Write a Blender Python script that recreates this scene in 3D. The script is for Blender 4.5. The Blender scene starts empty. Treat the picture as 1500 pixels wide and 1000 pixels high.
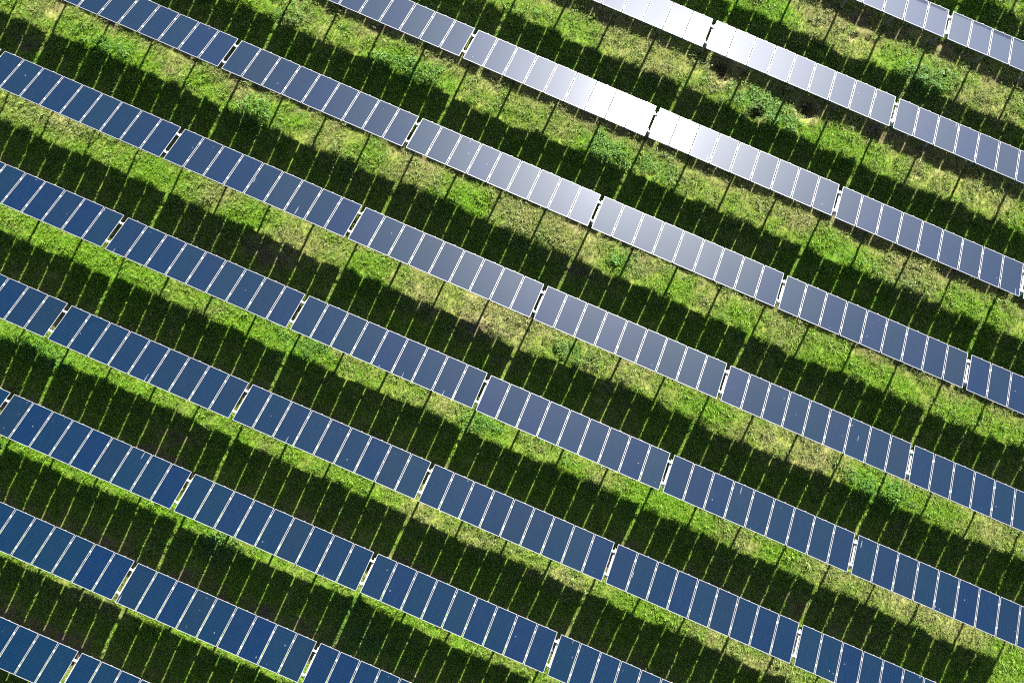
import bpy, bmesh, math, random
import numpy as np
from mathutils import Matrix, Vector

scene = bpy.context.scene
COL = scene.collection
R = math.radians

# ------------------------------------------------------------------ survey of the site
PITCH_T = 9.4            # table to table along a row
PITCH_R = 4.91039        # row to row
STAG = 0.77432           # how far each row is shifted along itself
GAP = 0.20127            # gap between two tables
TILT = R(23.2551)
LEN = 1.905              # panel length up the slope
ZL = 1.47248             # height of the low edge
NPAN = 9
CAM = (-3.04066, -22.40866, 39.17844)
CAM_ROT = (R(1.06029), R(0.32409), R(23.43732))
FOC = 1170.0             # focal length in pixels of the 1500 px wide photo
SUN_AZ, SUN_EL = R(1.92), R(25.0)
ROW_DX = [-0.03, 0.04, -0.003, 0.009, 0.0, -0.009, 0.002, -0.012, -0.025, 0.029]
ROW_DY = [-0.068, 0.027, 0.045, 0.036, -0.012, -0.015, 0.008, -0.018, -0.001, -0.001]

def rotm(a):
    x, y, z = a
    Rx = np.array([[1, 0, 0], [0, math.cos(x), -math.sin(x)], [0, math.sin(x), math.cos(x)]])
    Ry = np.array([[math.cos(y), 0, math.sin(y)], [0, 1, 0], [-math.sin(y), 0, math.cos(y)]])
    Rz = np.array([[math.cos(z), -math.sin(z), 0], [math.sin(z), math.cos(z), 0], [0, 0, 1]])
    return Rz @ Ry @ Rx
RM = rotm(CAM_ROT)
CP = np.array(CAM)

def to_px(x, y, z=0.0):
    d = RM.T @ (np.array([x, y, z]) - CP)
    return 750 + FOC * d[0] / -d[2], 500 - FOC * d[1] / -d[2]

def to_ground(px, py, z=0.0):
    v = RM @ np.array([(px - 750) / FOC, -(py - 500) / FOC, -1.0])
    t = (z - CP[2]) / v[2]
    p = CP + t * v
    return float(p[0]), float(p[1])

# ------------------------------------------------------------------ helpers
def tag(o, label=None, cat=None, group=None, kind=None):
    if label: o['label'] = label
    if cat: o['category'] = cat
    if group: o['group'] = group
    if kind: o['kind'] = kind
    return o

def new_obj(name, mesh, parent=None, mats=()):
    o = bpy.data.objects.new(name, mesh)
    COL.objects.link(o)
    if parent is not None: o.parent = parent
    return o

class MB:
    """collects boxes, bars and leaves into one mesh"""
    def __init__(self): self.v, self.f, self.m = [], [], []
    def box(self, x0, x1, y0, y1, z0, z1, mi=0, top=None):
        b = len(self.v)
        self.v += [(x0, y0, z0), (x1, y0, z0), (x1, y1, z0), (x0, y1, z0), (x0, y0, z1), (x1, y0, z1), (x1, y1, z1), (x0, y1, z1)]
        self.f += [(b, b+3, b+2, b+1), (b+4, b+5, b+6, b+7), (b, b+1, b+5, b+4), (b+1, b+2, b+6, b+5), (b+2, b+3, b+7, b+6), (b+3, b, b+4, b+7)]
        self.m += [mi, mi if top is None else top, mi, mi, mi, mi]
    def mesh(self, name, mats, bevel=0.0):
        me = bpy.data.meshes.new(name)
        me.from_pydata(self.v, [], self.f)
        for m in mats: me.materials.append(m)
        me.polygons.foreach_set('material_index', self.m)
        if bevel:
            bm = bmesh.new(); bm.from_mesh(me)
            bmesh.ops.bevel(bm, geom=bm.edges[:], offset=bevel, segments=2, affect='EDGES', profile=0.6)
            bm.to_mesh(me); bm.free()
        me.update()
        return me

def mat(name):
    m = bpy.data.materials.new(name)
    m.use_nodes = True
    nt = m.node_tree
    for n in list(nt.nodes): nt.nodes.remove(n)
    out = nt.nodes.new('ShaderNodeOutputMaterial')
    return m, nt, out

def N(nt, kind, **kw):
    n = nt.nodes.new(kind)
    for k, v in kw.items():
        if k.startswith('i_'): n.inputs[k[2:].replace('_', ' ')].default_value = v
        else: setattr(n, k, v)
    return n

def ramp(nt, stops, interp='LINEAR'):
    r = nt.nodes.new('ShaderNodeValToRGB')
    r.color_ramp.interpolation = interp
    e = r.color_ramp.elements
    while len(e) > 1: e.remove(e[-1])
    e[0].position, e[0].color = stops[0][0], (*stops[0][1], 1)
    for p, c in stops[1:]:
        x = e.new(p); x.color = (*c, 1)
    return r

def mix_rgb(nt, fac, a, b, blend='MIX'):
    m = nt.nodes.new('ShaderNodeMix'); m.data_type = 'RGBA'; m.blend_type = blend
    for sock, val in ((m.inputs[0], fac), (m.inputs[6], a), (m.inputs[7], b)):
        if isinstance(val, bpy.types.NodeSocket): nt.links.new(val, sock)
        elif isinstance(val, tuple): sock.default_value = (*val, 1) if len(val) == 3 else val
        else: sock.default_value = val
    return m.outputs[2]

def math_n(nt, op, a, b=None, clamp=False):
    m = nt.nodes.new('ShaderNodeMath'); m.operation = op; m.use_clamp = clamp
    for k, val in enumerate((a, b)):
        if val is None: continue
        if isinstance(val, bpy.types.NodeSocket): nt.links.new(val, m.inputs[k])
        else: m.inputs[k].default_value = val
    return m.outputs[0]

# ------------------------------------------------------------------ noise for the terrain
def hash2(ix, iy, seed):
    h = (ix.astype(np.int64) * 374761393 + iy.astype(np.int64) * 668265263 + seed * 1442695041) & 0xFFFFFFFF
    h = ((h ^ (h >> 13)) * 1274126177) & 0xFFFFFFFF
    h = (h ^ (h >> 16)) & 0xFFFFFFFF
    return h.astype(np.float64) / 0xFFFFFFFF

def vnoise(x, y, size, seed):
    X, Y = x / size + 1000.0, y / size + 1000.0
    ix, iy = np.floor(X), np.floor(Y)
    fx, fy = X - ix, Y - iy
    fx = fx * fx * fx * (fx * (fx * 6 - 15) + 10); fy = fy * fy * fy * (fy * (fy * 6 - 15) + 10)
    a, b = hash2(ix, iy, seed), hash2(ix + 1, iy, seed)
    c, d = hash2(ix, iy + 1, seed), hash2(ix + 1, iy + 1, seed)
    return (a + (b - a) * fx) * (1 - fy) + (c + (d - c) * fx) * fy - 0.5

def fbm(x, y, size, seed, octs=3, gain=0.5):
    t, amp, s = 0, 1.0, 0
    for k in range(octs):
        c, sn = math.cos(k * 1.1 + seed), math.sin(k * 1.1 + seed)
        t = t + amp * vnoise(c * x - sn * y, sn * x + c * y, size, seed * 17 + k); s += amp
        amp *= gain; size *= 0.5
    return t / s

# (photo x, photo y, radius in px, metres): gentle rises and dips that bend the shadow edges
SWELLS = [(754, 512, 60, -0.075), (418, 522, 60, -0.02), (325, 163, 55, -0.06), (995, 128, 50, 0.06), (1332, 117, 50, 0.035),
          (519, 878, 60, 0.10), (1196, 858, 60, -0.01), (596, 758, 60, -0.015), (1250, 640, 70, 0.03), (640, 300, 60, 0.03),
          (160, 490, 60, -0.03), (900, 560, 60, 0.04), (1080, 330, 60, -0.03)]
# burrow-like hollows with a sandy rim: photo x, y, radius px, depth
HOLES = [(1057, 104, 13, 0.32), (1181, 160, 12, 0.36), (1107, 167, 10, 0.30), (1251, 52, 5, 0.16),
         (1272, 57, 4, 0.13), (1210, 33, 5, 0.12), (1236, 34, 4, 0.11), (1345, 253, 5, 0.14)]
SW = [(*to_ground(a, b), r * 0.0335, h) for a, b, r, h in SWELLS]
HO = [(*to_ground(a, b), r * 0.0335, h) for a, b, r, h in HOLES]

def height(x, y):
    h = 0.11 * fbm(x, y, 3.2, 3, 2) + 0.10 * fbm(x, y, 0.9, 5, 2) + 0.075 * fbm(x, y, 0.34, 7, 2)
    for a, b, r, k in SW:
        h = h + k * np.exp(-((x - a) ** 2 + (y - b) ** 2) / (r * r))
    for n, (a, b, r, k) in enumerate(HO):
        dx, dy = x - a, y - b
        d = np.sqrt(dx * dx + dy * dy) / r * (1 + 0.5 * fbm(x, y, 0.35, 31 + n, 2))
        h = h - k * np.exp(-(d ** 3)) + 0.12 * k * np.exp(-((d - 1.5) / 0.4) ** 2)
    return h

# ------------------------------------------------------------------ where the grass is dry, green or leafy
# photo x, y, radius along the row, radius across, dryness (+ straw, - lush)
PATCH = [
 (1185,12,30,14,.3),(1140,14,30,18,-.8),(1230,50,60,26,.8),(1350,110,55,24,-.5),(1440,150,60,26,.75),(1420,10,40,20,-.9),(1490,40,30,20,.2),
 (1085,15,30,12,-.8),(835,30,40,22,-.4),(890,55,28,14,.5),(950,90,55,24,.7),(1030,130,35,18,.3),(1057,118,16,9,1.0),(1120,160,50,20,-.5),(1200,190,35,15,-.9),
 (1190,173,25,8,.9),(1275,225,50,20,-.3),(1365,262,60,24,.6),(1450,300,50,20,.5),(1490,330,30,18,-.3),
 (415,35,25,18,.2),(465,48,40,16,.5),(530,75,38,18,.3),(600,95,55,22,-.6),(660,118,30,16,-.2),(720,140,45,20,.35),(775,170,40,18,.1),(830,190,40,18,.5),
 (890,215,40,17,-.5),(960,245,45,18,.1),(1040,280,50,18,.4),(1115,305,40,16,.35),(1165,328,30,14,.75),(1225,365,55,22,-.5),(1330,410,60,22,.7),(1420,450,50,20,-.2),(1480,470,40,18,.1),
 (40,35,50,20,.1),(70,15,20,10,.7),(160,70,60,24,-.8),(255,97,26,14,.75),(300,125,35,16,-.1),(355,140,26,12,.95),(430,170,40,18,-.7),(470,200,50,18,.5),(550,235,45,20,-.2),
 (600,252,50,20,.75),(685,292,36,16,-.9),(760,322,45,20,.85),(840,350,55,22,.9),(912,380,22,12,-.5),(945,395,30,14,.8),(985,418,32,15,-.6),(1035,440,35,16,.75),(1085,462,32,16,-.4),
 (1155,490,40,16,.6),(1225,525,55,20,-.5),(1310,560,45,16,-.3),(1380,590,50,16,.1),(1450,620,50,18,-.2),
 (30,160,45,18,.6),(100,185,36,12,.8),(165,215,36,18,-.1),(235,250,40,18,-.5),(320,285,36,16,.7),(365,320,25,13,-.6),(430,355,55,22,.85),(490,370,30,16,.3),(535,395,30,16,-.1),
 (620,435,60,22,.9),(740,470,75,26,1.0),(850,520,35,18,.15),(900,545,50,18,.7),(970,575,36,16,.5),(1035,602,36,17,-.4),(1110,640,50,20,.6),(1195,672,55,20,1.0),(1285,715,50,22,-.9),(1375,752,50,18,-.3),(1455,785,45,18,.85),
 (30,320,50,18,-.3),(150,385,90,24,-.8),(310,450,28,12,.6),(360,475,40,18,-.6),(445,515,55,20,-.8),(515,520,20,12,.6),(560,580,50,16,.1),(650,597,40,14,.55),(715,622,40,16,-.5),(780,650,32,12,.4),(840,672,30,12,.1),
 (885,700,32,12,.5),(960,730,55,20,-1.0),(1080,790,36,13,.6),(1140,805,28,12,-.2),(1230,850,70,20,.85),(1370,905,80,20,.9),(1475,975,40,25,-.2),
 (65,520,80,20,-.9),(165,560,50,16,-.6),(245,592,50,14,-.1),(330,635,50,14,-.5),(385,652,36,10,.3),(490,695,80,16,-.5),(630,755,40,14,.7),(710,795,60,15,.75),(820,847,60,15,.85),(930,890,55,15,-.4),(1050,935,60,14,.7),(1135,975,45,14,.9),
 (100,690,110,16,-.6),(145,712,20,7,.4),(280,760,60,13,-.6),(430,845,55,10,.15),(512,855,18,8,.5),(620,905,60,13,-.4),(740,965,50,10,.5),
 (50,830,60,9,.2),(150,885,50,9,.85),(240,930,50,9,-.3),(350,985,50,10,-.4),
 (690,480,40,22,.5),(850,400,50,20,.4),(1170,880,40,16,.5),(1250,925,50,20,.4),(430,770,50,20,.5),(210,865,60,20,.4),(610,855,60,18,.4),(390,370,60,18,.5)]
PT = [(*to_ground(a, b), ra * 0.0335, rb * 0.0335, v) for a, b, ra, rb, v in PATCH]
# leafy (clover) patches
LEAFY = [(1350,110,50,24),(1120,160,50,20),(890,215,40,18),(960,245,45,16),(912,380,24,14),(600,100,45,20),(425,22,22,16),(1285,715,48,22),(160,70,30,14),(850,520,30,16),(1245,300,40,22),
         (700,620,30,14),(530,935,60,24),(320,800,45,22),(1320,410,20,12),(520,878,24,10),(1195,130,25,14),(60,515,50,14),(445,505,40,16)]
LT = [(*to_ground(a, b), ra * 0.0335, rb * 0.0335) for a, b, ra, rb in LEAFY]

def dryness(x, y):
    wx = x + 0.5 * fbm(x, y, 0.8, 41, 3); wy = y + 0.5 * fbm(x, y, 0.8, 43, 3)
    d = 0.30 * fbm(x, y, 2.6, 45, 3) + 0.04
    w = np.zeros_like(x)
    for a, b, ra, rb, v in PT:
        g = np.exp(-(((wx - a) / ra) ** 2 + ((wy - b) / (rb * 1.25)) ** 2) ** 1.3)
        d = d + g * v * 0.46
        w = np.maximum(w, g)
    # straw and bare thatch in the rain shadow under the tables
    ph = np.mod(y + PITCH_R * 40 + 0.3, PITCH_R)
    ph = np.minimum(ph, PITCH_R - ph)
    d = d + 0.36 * np.exp(-(ph / 0.62) ** 2)
    d = d + 0.42 * fbm(x, y, 0.55, 47, 3) + 0.5 * fbm(x, y, 0.2, 49, 2)
    for a, b, r, k in HO:
        d = d + 0.36 * np.exp(-((np.sqrt((wx - a) ** 2 + (wy - b) ** 2) / r - 1.3) / 0.45) ** 2)
    return np.clip(d + 0.24, 0, 1)

def leafy(x, y):
    wx = x + 0.6 * fbm(x, y, 0.9, 51, 3); wy = y + 0.6 * fbm(x, y, 0.9, 53, 3)
    d = np.zeros_like(x)
    for a, b, ra, rb in LT:
        d = np.maximum(d, np.exp(-(((wx - a) / ra) ** 2 + ((wy - b) / rb) ** 2) ** 1.4))
    return np.clip(d + 0.5 * fbm(x, y, 1.4, 55, 3) - 0.05, 0, 1)

# worn brown patches that lie in the shade: photo x, y, radius along and across the row
BROWN = [(850, 400, 48, 18), (390, 372, 40, 16), (205, 872, 50, 16), (440, 768, 45, 18), (1170, 885, 34, 14), (1250, 930, 45, 16), (700, 478, 30, 18), (620, 852, 50, 16),
         (45, 62, 36, 14), (270, 640, 40, 14), (560, 700, 40, 14), (730, 535, 34, 14), (60, 775, 34, 12), (905, 795, 36, 14), (1050, 640, 30, 12)]
BT = [(*to_ground(a, b), ra * 0.0335, rb * 0.0335) for a, b, ra, rb in BROWN]

def bare(x, y):
    b = np.zeros_like(x)
    for a, c, r, k in HO:
        d = np.sqrt((x - a) ** 2 + (y - c) ** 2) / r
        b = np.maximum(b, np.exp(-(d / 1.25) ** 4))
    n = fbm(x, y, 0.7, 61, 3) + 0.7 * fbm(x, y, 2.4, 63, 2)
    ph = np.mod(y + PITCH_R * 40 - 0.05, PITCH_R)
    ph = np.minimum(ph, PITCH_R - ph)
    b = np.maximum(b, np.exp(-(ph / 1.05) ** 4) * (0.62 + 1.3 * n))
    for a, c, ra, rb in BT:
        b = np.maximum(b, np.exp(-(((x + 0.9 * n - a) / ra) ** 2 + ((y + 0.9 * n - c) / rb) ** 2) ** 1.5) * (0.8 + 0.8 * n))
    return np.clip(b, 0, 1)

# ------------------------------------------------------------------ materials
def ground_material():
    m, nt, out = mat('soil_and_thatch')
    L = nt.links.new
    bs = N(nt, 'ShaderNodeBsdfPrincipled'); bs.inputs['Roughness'].default_value = 0.95
    bs.inputs['Specular IOR Level'].default_value = 0.15
    at = N(nt, 'ShaderNodeAttribute', attribute_name='dry')
    ab = N(nt, 'ShaderNodeAttribute', attribute_name='bare')
    geo = N(nt, 'ShaderNodeNewGeometry')
    n1 = N(nt, 'ShaderNodeTexNoise'); n1.inputs['Scale'].default_value = 9; n1.inputs['Detail'].default_value = 8; n1.inputs['Roughness'].default_value = 0.7
    L(geo.outputs['Position'], n1.inputs['Vector'])
    n2 = N(nt, 'ShaderNodeTexNoise'); n2.inputs['Scale'].default_value = 40; n2.inputs['Detail'].default_value = 4
    L(geo.outputs['Position'], n2.inputs['Vector'])
    fac = math_n(nt, 'ADD', at.outputs['Fac'], math_n(nt, 'MULTIPLY', math_n(nt, 'SUBTRACT', n1.outputs['Fac'], 0.5), 0.7), clamp=True)
    r = ramp(nt, [(0.0, (0.095, 0.195, 0.016)), (0.4, (0.180, 0.220, 0.034)), (1.0, (0.33, 0.31, 0.12))]); L(fac, r.inputs[0])
    soil = ramp(nt, [(0.25, (0.055, 0.038, 0.025)), (0.75, (0.20, 0.155, 0.095))]); L(n1.outputs['Fac'], soil.inputs[0])
    c = mix_rgb(nt, ab.outputs['Fac'], r.outputs[0], soil.outputs[0])
    c = mix_rgb(nt, 0.45, c, mix_rgb(nt, n2.outputs['Fac'], (0.35, 0.35, 0.35), (1.25, 1.25, 1.25)), 'MULTIPLY')
    L(c, bs.inputs['Base Color'])
    b = N(nt, 'ShaderNodeBump'); b.inputs['Strength'].default_value = 0.8; b.inputs['Distance'].default_value = 0.03
    L(n1.outputs['Fac'], b.inputs['Height']); L(b.outputs[0], bs.inputs['Normal'])
    L(bs.outputs[0], out.inputs[0])
    return m

def blade_material(name, green, lush, straw, trans=0.3):
    m, nt, out = mat(name)
    L = nt.links.new
    dry = N(nt, 'ShaderNodeAttribute', attribute_name='dry', attribute_type='INSTANCER')
    rnd = N(nt, 'ShaderNodeAttribute', attribute_name='tone', attribute_type='INSTANCER')
    geo = N(nt, 'ShaderNodeNewGeometry')
    hue = math_n(nt, 'ADD', math_n(nt, 'MULTIPLY', rnd.outputs['Fac'], 0.55), math_n(nt, 'MULTIPLY', geo.outputs['Random Per Island'], 0.45))
    g = mix_rgb(nt, hue, lush, green)
    s = mix_rgb(nt, geo.outputs['Random Per Island'], straw, tuple(c * 0.62 for c in straw))
    f = math_n(nt, 'ADD', dry.outputs['Fac'], math_n(nt, 'MULTIPLY', math_n(nt, 'SUBTRACT', geo.outputs['Random Per Island'], 0.5), 0.55), clamp=True)
    rp = ramp(nt, [(0.22, (0, 0, 0)), (0.85, (1, 1, 1))]); L(f, rp.inputs[0])
    c = mix_rgb(nt, rp.outputs[0], g, s)
    bs = N(nt, 'ShaderNodeBsdfPrincipled'); bs.inputs['Roughness'].default_value = 0.5; bs.inputs['Specular IOR Level'].default_value = 0.3
    L(c, bs.inputs['Base Color'])
    tr = N(nt, 'ShaderNodeBsdfTranslucent'); L(c, tr.inputs['Color'])
    mx = N(nt, 'ShaderNodeMixShader'); mx.inputs[0].default_value = trans
    L(bs.outputs[0], mx.inputs[1]); L(tr.outputs[0], mx.inputs[2]); L(mx.outputs[0], out.inputs[0])
    return m

def leaf_material():
    m, nt, out = mat('weed_leaf')
    L = nt.links.new
    oi = N(nt, 'ShaderNodeObjectInfo'); geo = N(nt, 'ShaderNodeNewGeometry')
    c = mix_rgb(nt, geo.outputs['Random Per Island'], (0.055, 0.17, 0.018), (0.15, 0.29, 0.04))
    c = mix_rgb(nt, math_n(nt, 'MULTIPLY', oi.outputs['Random'], 0.25), c, (0.05, 0.16, 0.03))
    bs = N(nt, 'ShaderNodeBsdfPrincipled'); bs.inputs['Roughness'].default_value = 0.5; bs.inputs['Specular IOR Level'].default_value = 0.35
    L(c, bs.inputs['Base Color'])
    tr = N(nt, 'ShaderNodeBsdfTranslucent'); L(c, tr.inputs['Color'])
    mx = N(nt, 'ShaderNodeMixShader'); mx.inputs[0].default_value = 0.3
    L(bs.outputs[0], mx.inputs[1]); L(tr.outputs[0], mx.inputs[2]); L(mx.outputs[0], out.inputs[0])
    return m

def pv_material():
    m, nt, out = mat('photovoltaic_glass')
    L = nt.links.new
    tc = N(nt, 'ShaderNodeTexCoord'); oi = N(nt, 'ShaderNodeObjectInfo')
    sep = N(nt, 'ShaderNodeSeparateXYZ'); L(tc.outputs['Object'], sep.inputs[0])
    # cell grid: 6 x 12 cells, thin pale lines between
    def line(sock, pitch, w, off):
        f = math_n(nt, 'FRACT', math_n(nt, 'ADD', math_n(nt, 'DIVIDE', sock, pitch), off))
        d = math_n(nt, 'ABSOLUTE', math_n(nt, 'SUBTRACT', f, 0.5))
        return math_n(nt, 'GREATER_THAN', d, 0.5 - w / pitch * 0.5)
    g = math_n(nt, 'MAXIMUM', line(sep.outputs[0], 0.1515, 0.003, 100.0), line(sep.outputs[1], 0.1535, 0.003, 100.0))
    bus = line(sep.outputs[0], 0.0505, 0.0015, 100.5)
    off = N(nt, 'ShaderNodeCombineXYZ'); L(math_n(nt, 'MULTIPLY', oi.outputs['Random'], 91.0), off.inputs[0]); L(math_n(nt, 'MULTIPLY', oi.outputs['Random'], 37.0), off.inputs[1])
    va = N(nt, 'ShaderNodeVectorMath', operation='ADD'); L(tc.outputs['Object'], va.inputs[0]); L(off.outputs[0], va.inputs[1])
    n1 = N(nt, 'ShaderNodeTexNoise'); n1.inputs['Scale'].default_value = 2.2; n1.inputs['Detail'].default_value = 5; L(va.outputs[0], n1.inputs['Vector'])
    mp = N(nt, 'ShaderNodeMapping'); mp.inputs['Scale'].default_value = (9.0, 1.2, 1.0); L(va.outputs[0], mp.inputs[0])
    n2 = N(nt, 'ShaderNodeTexNoise'); n2.inputs['Scale'].default_value = 1.6; n2.inputs['Detail'].default_value = 4; L(mp.outputs[0], n2.inputs['Vector'])
    # module to module tone
    base = ramp(nt, [(0.0, (0.0001, 0.0078, 0.0215)), (0.3, (0.0010, 0.0095, 0.021)), (0.7, (0.0001, 0.0070, 0.0255)), (1.0, (0.0018, 0.0090, 0.0185))]); L(oi.outputs['Random'], base.inputs[0])
    c = mix_rgb(nt, math_n(nt, 'MULTIPLY', n1.outputs['Fac'], 0.5), base.outputs[0], (0.0002, 0.0065, 0.020))
    c = mix_rgb(nt, math_n(nt, 'MULTIPLY', bus, 0.25), c, (0.02, 0.035, 0.06))
    c = mix_rgb(nt, math_n(nt, 'MULTIPLY', g, 0.35), c, (0.03, 0.05, 0.08))
    # dust film that has run down the glass
    dr = ramp(nt, [(0.45, (0, 0, 0)), (0.8, (1, 1, 1))]); L(n2.outputs['Fac'], dr.inputs[0])
    c = mix_rgb(nt, math_n(nt, 'MULTIPLY', dr.outputs[0], 0.012), c, (0.20, 0.19, 0.17))
    # bird droppings: rare specks and a few runs
    def specks(scale, stretch, lim, keep):
        mm = N(nt, 'ShaderNodeMapping'); mm.inputs['Scale'].default_value = (1.0, stretch, 1.0); L(va.outputs[0], mm.inputs[0])
        vo = N(nt, 'ShaderNodeTexVoronoi', voronoi_dimensions='2D'); vo.inputs['Scale'].default_value = scale; L(mm.outputs[0], vo.inputs['Vector'])
        sc = N(nt, 'ShaderNodeSeparateColor'); L(vo.outputs['Color'], sc.inputs[0])
        return math_n(nt, 'MULTIPLY', math_n(nt, 'LESS_THAN', vo.outputs['Distance'], math_n(nt, 'MULTIPLY', sc.outputs[1], lim)), math_n(nt, 'GREATER_THAN', sc.outputs[0], keep))
    sp = math_n(nt, 'MAXIMUM', specks(5.0, 0.7, 0.12, 0.98), specks(5.0, 0.10, 0.12, 0.988))
    c = mix_rgb(nt, math_n(nt, 'MULTIPLY', sp, 0.22), c, (0.40, 0.42, 0.42))
    bs = N(nt, 'ShaderNodeBsdfPrincipled')
    L(c, bs.inputs['Base Color'])
    bs.inputs['IOR'].default_value = 1.5
    bs.inputs['Roughness'].default_value = PV_ROUGH
    bs.inputs['Specular IOR Level'].default_value = PV_SPEC
    bs.inputs['Coat Weight'].default_value = PV_COAT
    bs.inputs['Coat IOR'].default_value = 1.45
    bs.inputs['Coat Roughness'].default_value = PV_COAT_ROUGH
    L(bs.outputs[0], out.inputs[0])
    return m

def metal(name, col, metallic, rough, noise=0.1):
    m, nt, out = mat(name)
    L = nt.links.new
    geo = N(nt, 'ShaderNodeNewGeometry')
    n = N(nt, 'ShaderNodeTexNoise'); n.inputs['Scale'].default_value = 7; n.inputs['Detail'].default_value = 6; L(geo.outputs['Position'], n.inputs['Vector'])
    c = mix_rgb(nt, n.outputs['Fac'], tuple(x * (1 - noise) for x in col), tuple(min(1, x * (1 + noise)) for x in col))
    bs = N(nt, 'ShaderNodeBsdfPrincipled'); L(c, bs.inputs['Base Color'])
    bs.inputs['Metallic'].default_value = metallic; bs.inputs['Roughness'].default_value = rough
    L(bs.outputs[0], out.inputs[0])
    return m

PV_ROUGH, PV_SPEC, PV_COAT, PV_COAT_ROUGH = 0.38, 0.045, 0.85, 0.05
M_ground = ground_material()
M_blade = blade_material('grass_blade', (0.285, 0.410, 0.028), (0.120, 0.345, 0.018), (0.43, 0.44, 0.175), 0.5)
M_clover = blade_material('clover_leaf', (0.150, 0.270, 0.040), (0.065, 0.200, 0.018), (0.28, 0.31, 0.10), 0.42)
M_leaf = leaf_material()
M_pv = pv_material()
M_back = metal('white_backsheet', (0.75, 0.75, 0.74), 0.0, 0.6, 0.03)
M_frame = metal('anodised_aluminium', (0.23, 0.23, 0.245), 0.1, 0.5, 0.12)
M_rail = metal('bare_aluminium', (0.84, 0.84, 0.84), 0.3, 0.38, 0.05)
M_steel = metal('galvanised_steel', (0.16, 0.17, 0.19), 0.3, 0.55, 0.2)

# ------------------------------------------------------------------ ground: one sheet out to the horizon
U = np.array([math.cos(CAM_ROT[2]), math.sin(CAM_ROT[2])]); V = np.array([-U[1], U[0]])
def in_view(x, y, mu, mv):
    dx, dy = x - CAM[0], y - CAM[1]
    return (np.abs(dx * U[0] + dy * U[1]) < mu) & (np.abs(dx * V[0] + dy * V[1]) < mv)

def grid_mesh(name, xs, ys, hfun, keep=None):
    X, Y = np.meshgrid(xs, ys, indexing='xy')
    Z = hfun(X, Y)
    nx, ny = len(xs), len(ys)
    co = np.stack([X, Y, Z], -1).reshape(-1, 3)
    a = (np.arange(ny - 1)[:, None] * nx + np.arange(nx - 1)[None, :]).reshape(-1)
    q = np.stack([a, a + 1, a + nx + 1, a + nx], 1)
    if keep is not None:
        c = co[q].mean(1); q = q[keep(c[:, 0], c[:, 1])]
        used = np.unique(q); remap = np.zeros(len(co), dtype=np.int64); remap[used] = np.arange(len(used))
        co = co[used]; q = remap[q]
    me = bpy.data.meshes.new(name)
    me.vertices.add(len(co)); me.vertices.foreach_set('co', co.astype(np.float32).ravel())
    me.loops.add(q.size); me.loops.foreach_set('vertex_index', q.astype(np.int32).ravel())
    me.polygons.add(len(q)); me.polygons.foreach_set('loop_start', (np.arange(len(q)) * 4).astype(np.int32))
    me.update(calc_edges=True)
    me.polygons.foreach_set('use_smooth', np.ones(len(q), dtype=bool))
    return me, co

def add_attr(me, name, vals):
    a = me.attributes.new(name, 'FLOAT', 'POINT'); a.data.foreach_set('value', np.asarray(vals, dtype=np.float32))

fx = np.arange(CAM[0] - 33, CAM[0] + 33.01, 0.12); fy = np.arange(CAM[1] - 29, CAM[1] + 29.01, 0.12)
far = np.array([3, 8, 20, 50, 120, 300, 800, 2000.])
xs = np.concatenate([fx[0] - far[::-1], fx, fx[-1] + far]); ys = np.concatenate([fy[0] - far[::-1], fy, fy[-1] + far])
me, co = grid_mesh('ground', xs, ys, height)
add_attr(me, 'dry', dryness(co[:, 0], co[:, 1])); add_attr(me, 'bare', bare(co[:, 0], co[:, 1]))
me.materials.append(M_ground)
ground = new_obj('ground', me)
tag(ground, 'uneven field of soil and thatch beneath the grass', 'ground', kind='structure')

# ------------------------------------------------------------------ grass: tufts scattered over the field
rng = random.Random(4)
def tuft_mesh(name, n, rad, hmin, hmax, width, lean, m):
    vs, fs = [], []
    for _ in range(n):
        a = rng.uniform(0, 2 * math.pi); r = rad * math.sqrt(rng.random())
        bx, by = r * math.cos(a), r * math.sin(a)
        d = a + rng.uniform(-1.3, 1.3); h = rng.uniform(hmin, hmax); ln = rng.uniform(0.25, 1.0) * lean
        w = width * rng.uniform(0.6, 1.3); tx, ty = -math.sin(d) * w / 2, math.cos(d) * w / 2
        dx, dy = math.cos(d), math.sin(d)
        pts = []
        for t, ww in ((0, 1.0), (0.5, 0.85), (1.0, 0.12)):
            o = ln * h * t ** 1.8; z = h * (t - 0.38 * ln * t * t) - (0.01 if t == 0 else 0)
            pts += [(bx + dx * o + tx * ww, by + dy * o + ty * ww, z), (bx + dx * o - tx * ww, by + dy * o - ty * ww, z)]
        b = len(vs); vs += pts; fs += [(b, b + 1, b + 3, b + 2), (b + 2, b + 3, b + 5, b + 4)]
    me = bpy.data.meshes.new(name); me.from_pydata(vs, [], fs); me.materials.append(m); me.update()
    return me

def leaf_quad(vs, fs, c, d, up, ln, w):
    """a pointed oval leaf from c along direction d, lying on plane with normal up"""
    d = d.normalized(); s = d.cross(up).normalized(); n = s.cross(d)
    b = len(vs)
    for t, ww, z in ((0, .12, 0), (.3, .85, .06), (.65, .9, .05), (1, .08, -.08)):
        p = c + d * (ln * t) + n * (ln * z)
        vs += [tuple(p + s * (w * ww / 2)), tuple(p - s * (w * ww / 2))]
    for k in range(3): fs.append((b + 2*k, b + 2*k + 1, b + 2*k + 3, b + 2*k + 2))

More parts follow.
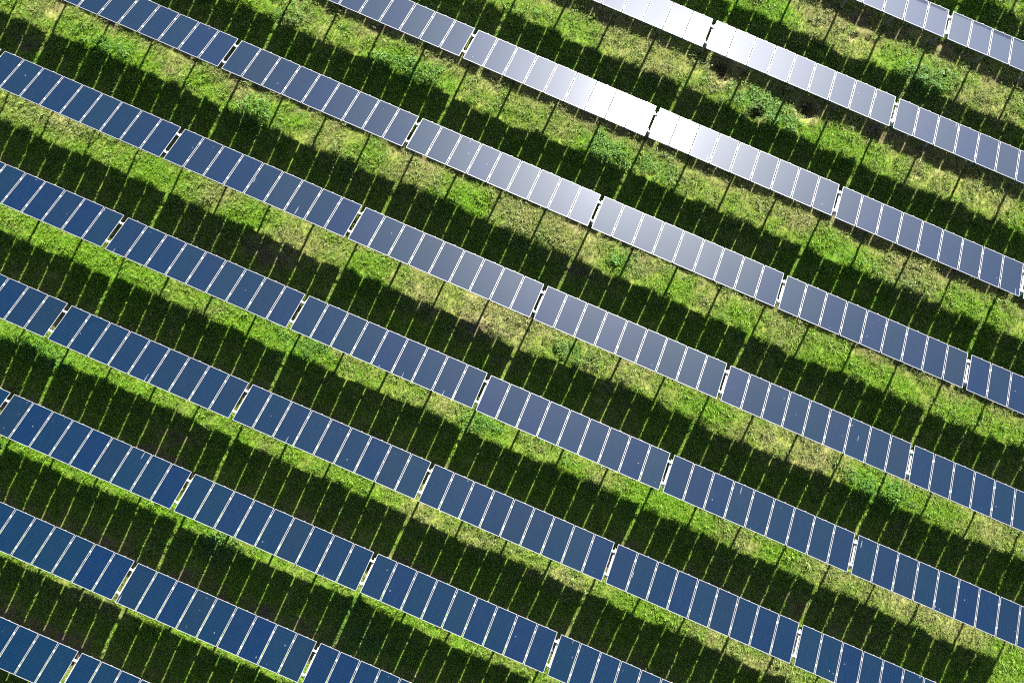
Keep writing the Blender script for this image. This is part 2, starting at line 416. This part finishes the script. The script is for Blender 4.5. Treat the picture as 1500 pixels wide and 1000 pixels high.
def clover_mesh(name, n, rad, m):
    vs, fs = [], []
    for _ in range(n):
        a = rng.uniform(0, 6.283); r = rad * math.sqrt(rng.random()); z = rng.uniform(0.03, 0.11)
        c = Vector((r * math.cos(a), r * math.sin(a), z)); t = rng.uniform(0, 6.283)
        up = Vector((rng.uniform(-.5, .5), rng.uniform(-.5, .5), 1)).normalized()
        for k in range(3):
            leaf_quad(vs, fs, c, Vector((math.cos(t + k * 2.1), math.sin(t + k * 2.1), rng.uniform(-.2, .2))), up, rng.uniform(.022, .04), rng.uniform(.02, .034))
    me = bpy.data.meshes.new(name); me.from_pydata(vs, [], fs); me.materials.append(m); me.update()
    return me

def proto_collection(name, meshes):
    c = bpy.data.collections.new(name)               # never linked to the scene: only a source of tufts
    for k, m in enumerate(meshes):
        c.objects.link(bpy.data.objects.new(m.name, m))
    return c

turf = proto_collection('turf_tufts', [tuft_mesh('grass_tuft', n, r, a, b, w, l, M_blade) for n, r, a, b, w, l in (
    (16, .06, .03, .08, .015, 1.3), (20, .085, .025, .065, .014, 1.4), (14, .05, .045, .11, .015, 1.1), (18, .10, .02, .05, .016, 1.5), (13, .045, .06, .13, .014, 1.0))])
clov = proto_collection('clover_tufts', [clover_mesh('clover_tuft', n, r, M_clover) for n, r in ((16, .09), (22, .12), (12, .07))])

def scatter(obj, coll, dens_max, seed, smin, smax):
    ng = bpy.data.node_groups.new(obj.name + '_scatter', 'GeometryNodeTree')
    ng.interface.new_socket('Geometry', in_out='INPUT', socket_type='NodeSocketGeometry')
    ng.interface.new_socket('Geometry', in_out='OUTPUT', socket_type='NodeSocketGeometry')
    nd, L = ng.nodes, ng.links.new
    gi, go = nd.new('NodeGroupInput'), nd.new('NodeGroupOutput')
    def attr(nm):
        n = nd.new('GeometryNodeInputNamedAttribute'); n.data_type = 'FLOAT'; n.inputs['Name'].default_value = nm
        return n.outputs['Attribute']
    def mth(op, a, b):
        n = nd.new('ShaderNodeMath'); n.operation = op
        for k, v in enumerate((a, b)):
            if isinstance(v, bpy.types.NodeSocket): L(v, n.inputs[k])
            else: n.inputs[k].default_value = v
        return n.outputs[0]
    dp = nd.new('GeometryNodeDistributePointsOnFaces'); dp.distribute_method = 'RANDOM'
    L(gi.outputs[0], dp.inputs['Mesh']); L(mth('MULTIPLY', attr('dens'), dens_max), dp.inputs['Density']); dp.inputs['Seed'].default_value = seed
    st = nd.new('GeometryNodeStoreNamedAttribute'); st.data_type = 'FLOAT'; st.domain = 'POINT'; st.inputs['Name'].default_value = 'tone'
    rv = nd.new('FunctionNodeRandomValue'); rv.data_type = 'FLOAT'; rv.inputs['Seed'].default_value = seed + 5
    L(rv.outputs[1], st.inputs['Value']); L(dp.outputs['Points'], st.inputs['Geometry'])
    ci = nd.new('GeometryNodeCollectionInfo'); ci.inputs['Collection'].default_value = coll
    ci.inputs['Separate Children'].default_value = True; ci.inputs['Reset Children'].default_value = True
    ip = nd.new('GeometryNodeInstanceOnPoints'); L(st.outputs[0], ip.inputs['Points']); L(ci.outputs[0], ip.inputs['Instance'])
    ip.inputs['Pick Instance'].default_value = True
    rr = nd.new('FunctionNodeRandomValue'); rr.data_type = 'FLOAT_VECTOR'; rr.inputs['Seed'].default_value = seed + 9
    rr.inputs[0].default_value = (-0.22, -0.22, 0); rr.inputs[1].default_value = (0.22, 0.22, 6.2832)
    L(rr.outputs[0], ip.inputs['Rotation'])
    rs = nd.new('FunctionNodeRandomValue'); rs.data_type = 'FLOAT'; rs.inputs['Seed'].default_value = seed + 13
    rs.inputs[2].default_value = smin; rs.inputs[3].default_value = smax
    L(mth('MULTIPLY', rs.outputs[1], attr('tall')), ip.inputs['Scale'])
    L(ip.outputs[0], go.inputs[0])
    md = obj.modifiers.new('scatter', 'NODES'); md.node_group = ng

gx = np.arange(CAM[0] - 34, CAM[0] + 34.01, 0.2); gy = np.arange(CAM[1] - 30, CAM[1] + 30.01, 0.2)
def turf_object(name, coll, dens_max, seed, densf, tallf, smin, smax, label, cat):
    me, co = grid_mesh(name, gx, gy, height, keep=lambda x, y: in_view(x, y, 28.0, 19.6))
    x, y = co[:, 0], co[:, 1]
    add_attr(me, 'dry', dryness(x, y)); add_attr(me, 'dens', densf(x, y)); add_attr(me, 'tall', tallf(x, y))
    o = new_obj(name, me); scatter(o, coll, dens_max, seed, smin, smax)
    tag(o, label, cat, kind='stuff')
    return o
turf_object('grass', turf, 150.0, 11,
    lambda x, y: np.clip((1 - 0.85 * bare(x, y)) * (1 - 0.75 * leafy(x, y)) * (0.75 + 0.9 * fbm(x, y, 0.5, 71, 3)), 0, 1),
    lambda x, y: np.clip(1.08 + 1.7 * fbm(x, y, 0.42, 73, 3) + 0.5 * fbm(x, y, 1.8, 75, 2), 0.4, 1.9), 0.45, 1.75,
    'patchy green and straw coloured grass growing between the panel rows', 'grass')
turf_object('clover', clov, 75.0, 23,
    lambda x, y: np.clip(leafy(x, y) * (1 - bare(x, y)) * (0.7 + 1.2 * fbm(x, y, 0.45, 77, 3)), 0, 1),
    lambda x, y: np.clip(1.1 + 1.2 * fbm(x, y, 0.5, 79, 3), 0.5, 1.8), 0.7, 1.4,
    'low blue green clover spreading in patches through the grass', 'clover')

# ------------------------------------------------------------------ broad-leaved weeds
def weed(px, py, rad, tall, n, label, seed):
    r = random.Random(seed)
    x, y = to_ground(px, py)
    z = float(height(np.array([x]), np.array([y]))[0])
    root = bpy.data.objects.new('weed', None); COL.objects.link(root); root.location = (x, y, z)
    tag(root, label, 'weed', 'broad leaved weeds in the grass')
    vs, fs = [], []; sv, sf = [], []
    for _ in range(n):
        a = r.uniform(0, 6.283); rr = rad * math.sqrt(r.random()); h = tall * (1 - (rr / rad) ** 2 * .6) * r.uniform(.35, 1)
        c = Vector((rr * math.cos(a), rr * math.sin(a), h))
        for k in range(r.randint(3, 6)):
            t = r.uniform(0, 6.283)
            leaf_quad(vs, fs, c + Vector((0, 0, r.uniform(-.06, .03))), Vector((math.cos(t), math.sin(t), r.uniform(-.35, .35))), Vector((r.uniform(-.4, .4), r.uniform(-.4, .4), 1)), r.uniform(.05, .12), r.uniform(.03, .06))
        b = len(sv); w = .006
        if not sv: sv += [(-w, -w, -.05), (w, -w, -.05), (0, w, -.05)]; b = 3
        sv += [(c.x - w, c.y - w, c.z), (c.x + w, c.y - w, c.z), (c.x, c.y + w, c.z)]
        for k in range(3): sf.append((k, (k + 1) % 3, b + (k + 1) % 3, b + k))
    me = bpy.data.meshes.new('leaves'); me.from_pydata(vs, [], fs); me.materials.append(M_leaf); new_obj('leaves', me, root)
    me = bpy.data.meshes.new('stem'); me.from_pydata(sv, [], sf); me.materials.append(M_leaf); new_obj('stem', me, root)
weed(373, 165, .90, .34, 190, 'bushy sunlit weed clump with broad leaves, biggest in the sun, near upper left', 1)
weed(528, 938, .95, .30, 80, 'dark broad leaved weed patch in deep shade, near the bottom edge, wider one', 2)
weed(478, 968, .55, .25, 35, 'small shaded weed patch right against the array at the bottom edge', 3)
weed(318, 800, .85, .28, 70, 'dark weed patch in shade beside deep blue panels, at lower left', 4)
weed(520, 884, .40, .32, 26, 'small sunlit weed just below a table gap, near the bottom edge', 5)
weed(1243, 298, .75, .30, 50, 'dark weed patch in shade above the pale blue grey array, at upper right', 6)
weed(1208, 395, .35, .26, 20, 'small sunlit weed on the grass strip at right, below the pale blue grey array', 7)

# ------------------------------------------------------------------ solar arrays: one table, then copies
pitch_p = (PITCH_T - GAP + 0.05) / NPAN
PW = pitch_p - 0.05
X0 = -(PITCH_T - GAP) / 2
S, C_ = math.sin(TILT), math.cos(TILT)

b = MB(); b.box(-PW/2 + .002, PW/2 - .002, -LEN/2 + .002, LEN/2 - .002, -.034, -.004, 1, top=0)
ME_pan = b.mesh('solar_panel', [M_pv, M_back])
b = MB(); fw = .016
b.box(-PW/2, PW/2, LEN/2 - fw, LEN/2, -.042, 0); b.box(-PW/2, PW/2, -LEN/2, -LEN/2 + fw, -.042, 0)
b.box(-PW/2, -PW/2 + fw, -LEN/2 + fw, LEN/2 - fw, -.042, -.0005); b.box(PW/2 - fw, PW/2, -LEN/2 + fw, LEN/2 - fw, -.042, -.0005)
b.box(-.035, .035, LEN/2 - .012, LEN/2 + .02, -.02, .012)      # earthing lug on the low edge
ME_frm = b.mesh('frame', [M_frame])
RW = .075
b = MB(); b.box(-PITCH_T/2 + .003, PITCH_T/2 - .003, -RW/2, RW/2, -.11, -.0425); ME_rail = b.mesh('rail', [M_rail], .006)
b = MB(); b.box(-.028, .028, -.045, .045, -.042, .009); ME_clamp = b.mesh('clamp', [M_rail], .006)
b = MB(); b.box(-.036, .036, -.68, .72, -.215, -.112); ME_raft = b.mesh('rafter', [M_rail], .005)
POST_Y = -0.22
post_top = ZL + (LEN/2 * C_ - POST_Y) * math.tan(TILT) - 0.19 / C_
b = MB()
b.box(-.055, .055, -.012, .012, -.5, post_top)                        # web
b.box(-.055, -.043, .012, .085, -.5, post_top); b.box(.043, .055, .012, .085, -.5, post_top)   # flanges of the channel
b.box(-.06, .06, -.02, -.0125, post_top - .22, post_top + .03)        # head plate
ME_post = b.mesh('post', [M_steel])

def slope_point(s):
    """point on the glass plane, s metres up from the low edge"""
    return LEN/2 * C_ - s * C_, ZL + s * S

def add_part(name, mesh, parent, loc, rot=(0, 0, 0)):
    o = bpy.data.objects.new(name, mesh); COL.objects.link(o); o.parent = parent
    o.location = loc; o.rotation_euler = rot
    return o

def make_array():
    root = bpy.data.objects.new('solar_array', None); COL.objects.link(root)
    for k in range(NPAN):
        y, z = slope_point(LEN/2)
        p = add_part('solar_panel', ME_pan, root, (X0 + PW/2 + k * pitch_p, y, z), (-TILT, 0, 0))
        add_part('frame', ME_frm, p, (0, 0, 0))
    for s in (.40, 1.50):
        y, z = slope_point(s)
        add_part('rail', ME_rail, root, (0.06, y, z), (-TILT, 0, 0))
        for k in range(NPAN + 1):
            x = X0 + k * pitch_p - .025
            if k == 0: x = X0 - .018
            if k == NPAN: x = X0 + NPAN * pitch_p - .05 + .018
            add_part('clamp', ME_clamp, root, (x, y, z), (-TILT, 0, 0))
    y, z = slope_point(.95)
    for k in range(4):
        x = -PITCH_T/2 + .085 + k * 2.35
        add_part('rafter', ME_raft, root, (x, y, z), (-TILT, 0, 0))
        add_part('post', ME_post, root, (x, POST_Y, 0))
    return root

def copy_tree(o, parent=None):
    c = o.copy(); COL.objects.link(c)
    if parent is not None:
        c.parent = parent
    for ch in o.children: copy_tree(ch, c)
    return c

ORD = ['first', 'second', 'third', 'fourth', 'fifth', 'sixth', 'seventh', 'eighth', 'ninth', 'tenth', 'eleventh', 'twelfth']
def corners(j, i, mx=0.0):
    dx, dy = (ROW_DX[j], ROW_DY[j]) if 0 <= j < 10 else (0, 0)
    xa, xb = i * PITCH_T - STAG * j + GAP/2 + dx, (i + 1) * PITCH_T - STAG * j - GAP/2 + dx
    y = -PITCH_R * j + dy
    out = []
    for k in range(46):
        x = xa + (xb - xa) * k / 45
        out += [to_px(x, y + LEN/2 * C_, ZL), to_px(x, y - LEN/2 * C_, ZL + LEN * S)]
    return xa, xb, y, out

spots = []
for j in range(-1, 11):
    for i in range(-6, 6):
        if j == 5 and i >= 3: continue                                # the row ends here
        xa, xb, y, pts = corners(j, i)
        def inside(m): return any(-m < p[0] < 1500 + m and -m < p[1] < 1000 + m for p in pts)
        vis = sum(0 <= p[0] <= 1500 and 0 <= p[1] <= 1000 for p in pts)
        # its shadow on the ground
        cot = 1 / math.tan(SUN_EL)
        sh = [to_px(x - math.sin(SUN_AZ) * cot * z, yy - math.cos(SUN_AZ) * cot * z) for x in np.linspace(xa, xb, 12) for yy, z in ((y + LEN/2*C_, ZL), (y - LEN/2*C_, ZL + LEN*S))]
        shade = any(0 < p[0] < 1500 and 0 < p[1] < 1000 for p in sh)
        if inside(70) or shade: spots.append((j, i, xa, xb, y, vis, pts))

def look(j, i, pts):
    if (j, i) in ((0, 1), (1, 2)): return 'silvery blue grey'
    cx = sum(min(max(p[0], 0), 1500) for p in pts) / len(pts); cy = sum(min(max(p[1], 0), 1000) for p in pts) / len(pts)
    d = math.hypot(cx - 985, (cy - 140) * 0.9)
    if d < 190: return 'dazzling white'
    if d < 330: return 'silvery grey'
    if d < 430: return 'pale blue grey'
    if cx * 0.55 - (cy - 1000) * 1.0 < 560: return 'deep navy blue'
    return 'slate blue'

tilt_rng = random.Random(12)
TABLE_TILT = {(3, 0): 0.6, (3, -1): -0.5, (1, 0): 0.2, (2, -1): 0.1}
proto = None
for j in range(-1, 11):
    row = sorted([s for s in spots if s[0] == j], key=lambda s: s[1])
    seen = [s for s in row if s[5] > 0]
    for s in row:
        _, i, xa, xb, y, vis, pts = s
        if proto is None: o = proto = make_array()
        else:
            o = copy_tree(proto)
        o.location = ((xa + xb) / 2, y + tilt_rng.uniform(-.012, .012), tilt_rng.uniform(-.02, .02))
        dt = TABLE_TILT.get((j, i), tilt_rng.uniform(-.5, .5)); dr = tilt_rng.uniform(-.4, .4)
        for ch in o.children:
            if ch.name.startswith('solar_panel'):
                ch.rotation_euler = (-TILT + R(dt + tilt_rng.uniform(-.35, .35)), R(dr + tilt_rng.uniform(-.35, .35)), 0)
        if j == 5 and i == 2:
            add_part('post', ME_post, o, (PITCH_T/2 - .1, POST_Y, 0)); add_part('rafter', ME_raft, o, (PITCH_T/2 - .1, slope_point(.95)[0], slope_point(.95)[1]), (-TILT, 0, 0))
        if s in seen:
            k = seen.index(s)
            lab = f"{look(j, i, pts)} solar array, {ORD[k]} from left in {ORD[j]} row from the top right"
        else:
            px_, py_ = [p[0] for p in pts], [p[1] for p in pts]
            side = 'right' if min(px_) > 1500 else 'left' if max(px_) < 0 else 'top' if max(py_) < 60 else 'bottom'
            lab = f"solar array wholly beyond the {side} edge, {ORD[row.index(s)]} in {ORD[j + 1]} row counting unseen ones"
        tag(o, lab, 'solar array', 'solar arrays standing in parallel rows')

# ------------------------------------------------------------------ light
world = bpy.data.worlds.new('World'); scene.world = world; world.use_nodes = True
nt = world.node_tree
bg = nt.nodes['Background']
sky = nt.nodes.new('ShaderNodeTexSky'); sky.sky_type = 'NISHITA'; sky.sun_disc = False
sky.sun_elevation = SUN_EL; sky.sun_rotation = SUN_AZ; sky.altitude = 50; sky.air_density = 0.3; sky.dust_density = 2.0; sky.ozone_density = 5.0
nt.links.new(sky.outputs[0], bg.inputs[0]); bg.inputs[1].default_value = 0.05

sun = bpy.data.lights.new('sun', 'SUN'); sun.energy = 5.0; sun.angle = R(0.53); sun.color = (1.0, 0.965, 0.91)
so = bpy.data.objects.new('sun', sun); COL.objects.link(so)
sd = Vector((math.sin(SUN_AZ) * math.cos(SUN_EL), math.cos(SUN_AZ) * math.cos(SUN_EL), math.sin(SUN_EL)))
so.rotation_euler = sd.to_track_quat('Z', 'Y').to_euler(); so.location = (0, 40, 40)

# ------------------------------------------------------------------ camera
cam = bpy.data.cameras.new('camera'); cam.sensor_width = 36; cam.lens = FOC / 1500 * 36; cam.clip_end = 5000
co_ = bpy.data.objects.new('camera', cam); COL.objects.link(co_)
co_.location = CAM; co_.rotation_euler = CAM_ROT
scene.camera = co_

scene.render.engine = 'CYCLES'
scene.render.resolution_x, scene.render.resolution_y = 1024, 682
scene.cycles.max_bounces = 5
scene.cycles.diffuse_bounces = 2
scene.cycles.transmission_bounces = 2
scene.cycles.use_denoising = False
scene.cycles.filter_width = 1.15
scene.view_settings.view_transform = 'Standard'; scene.view_settings.look = 'None'
scene.view_settings.exposure = 2.35; scene.view_settings.gamma = 1.0
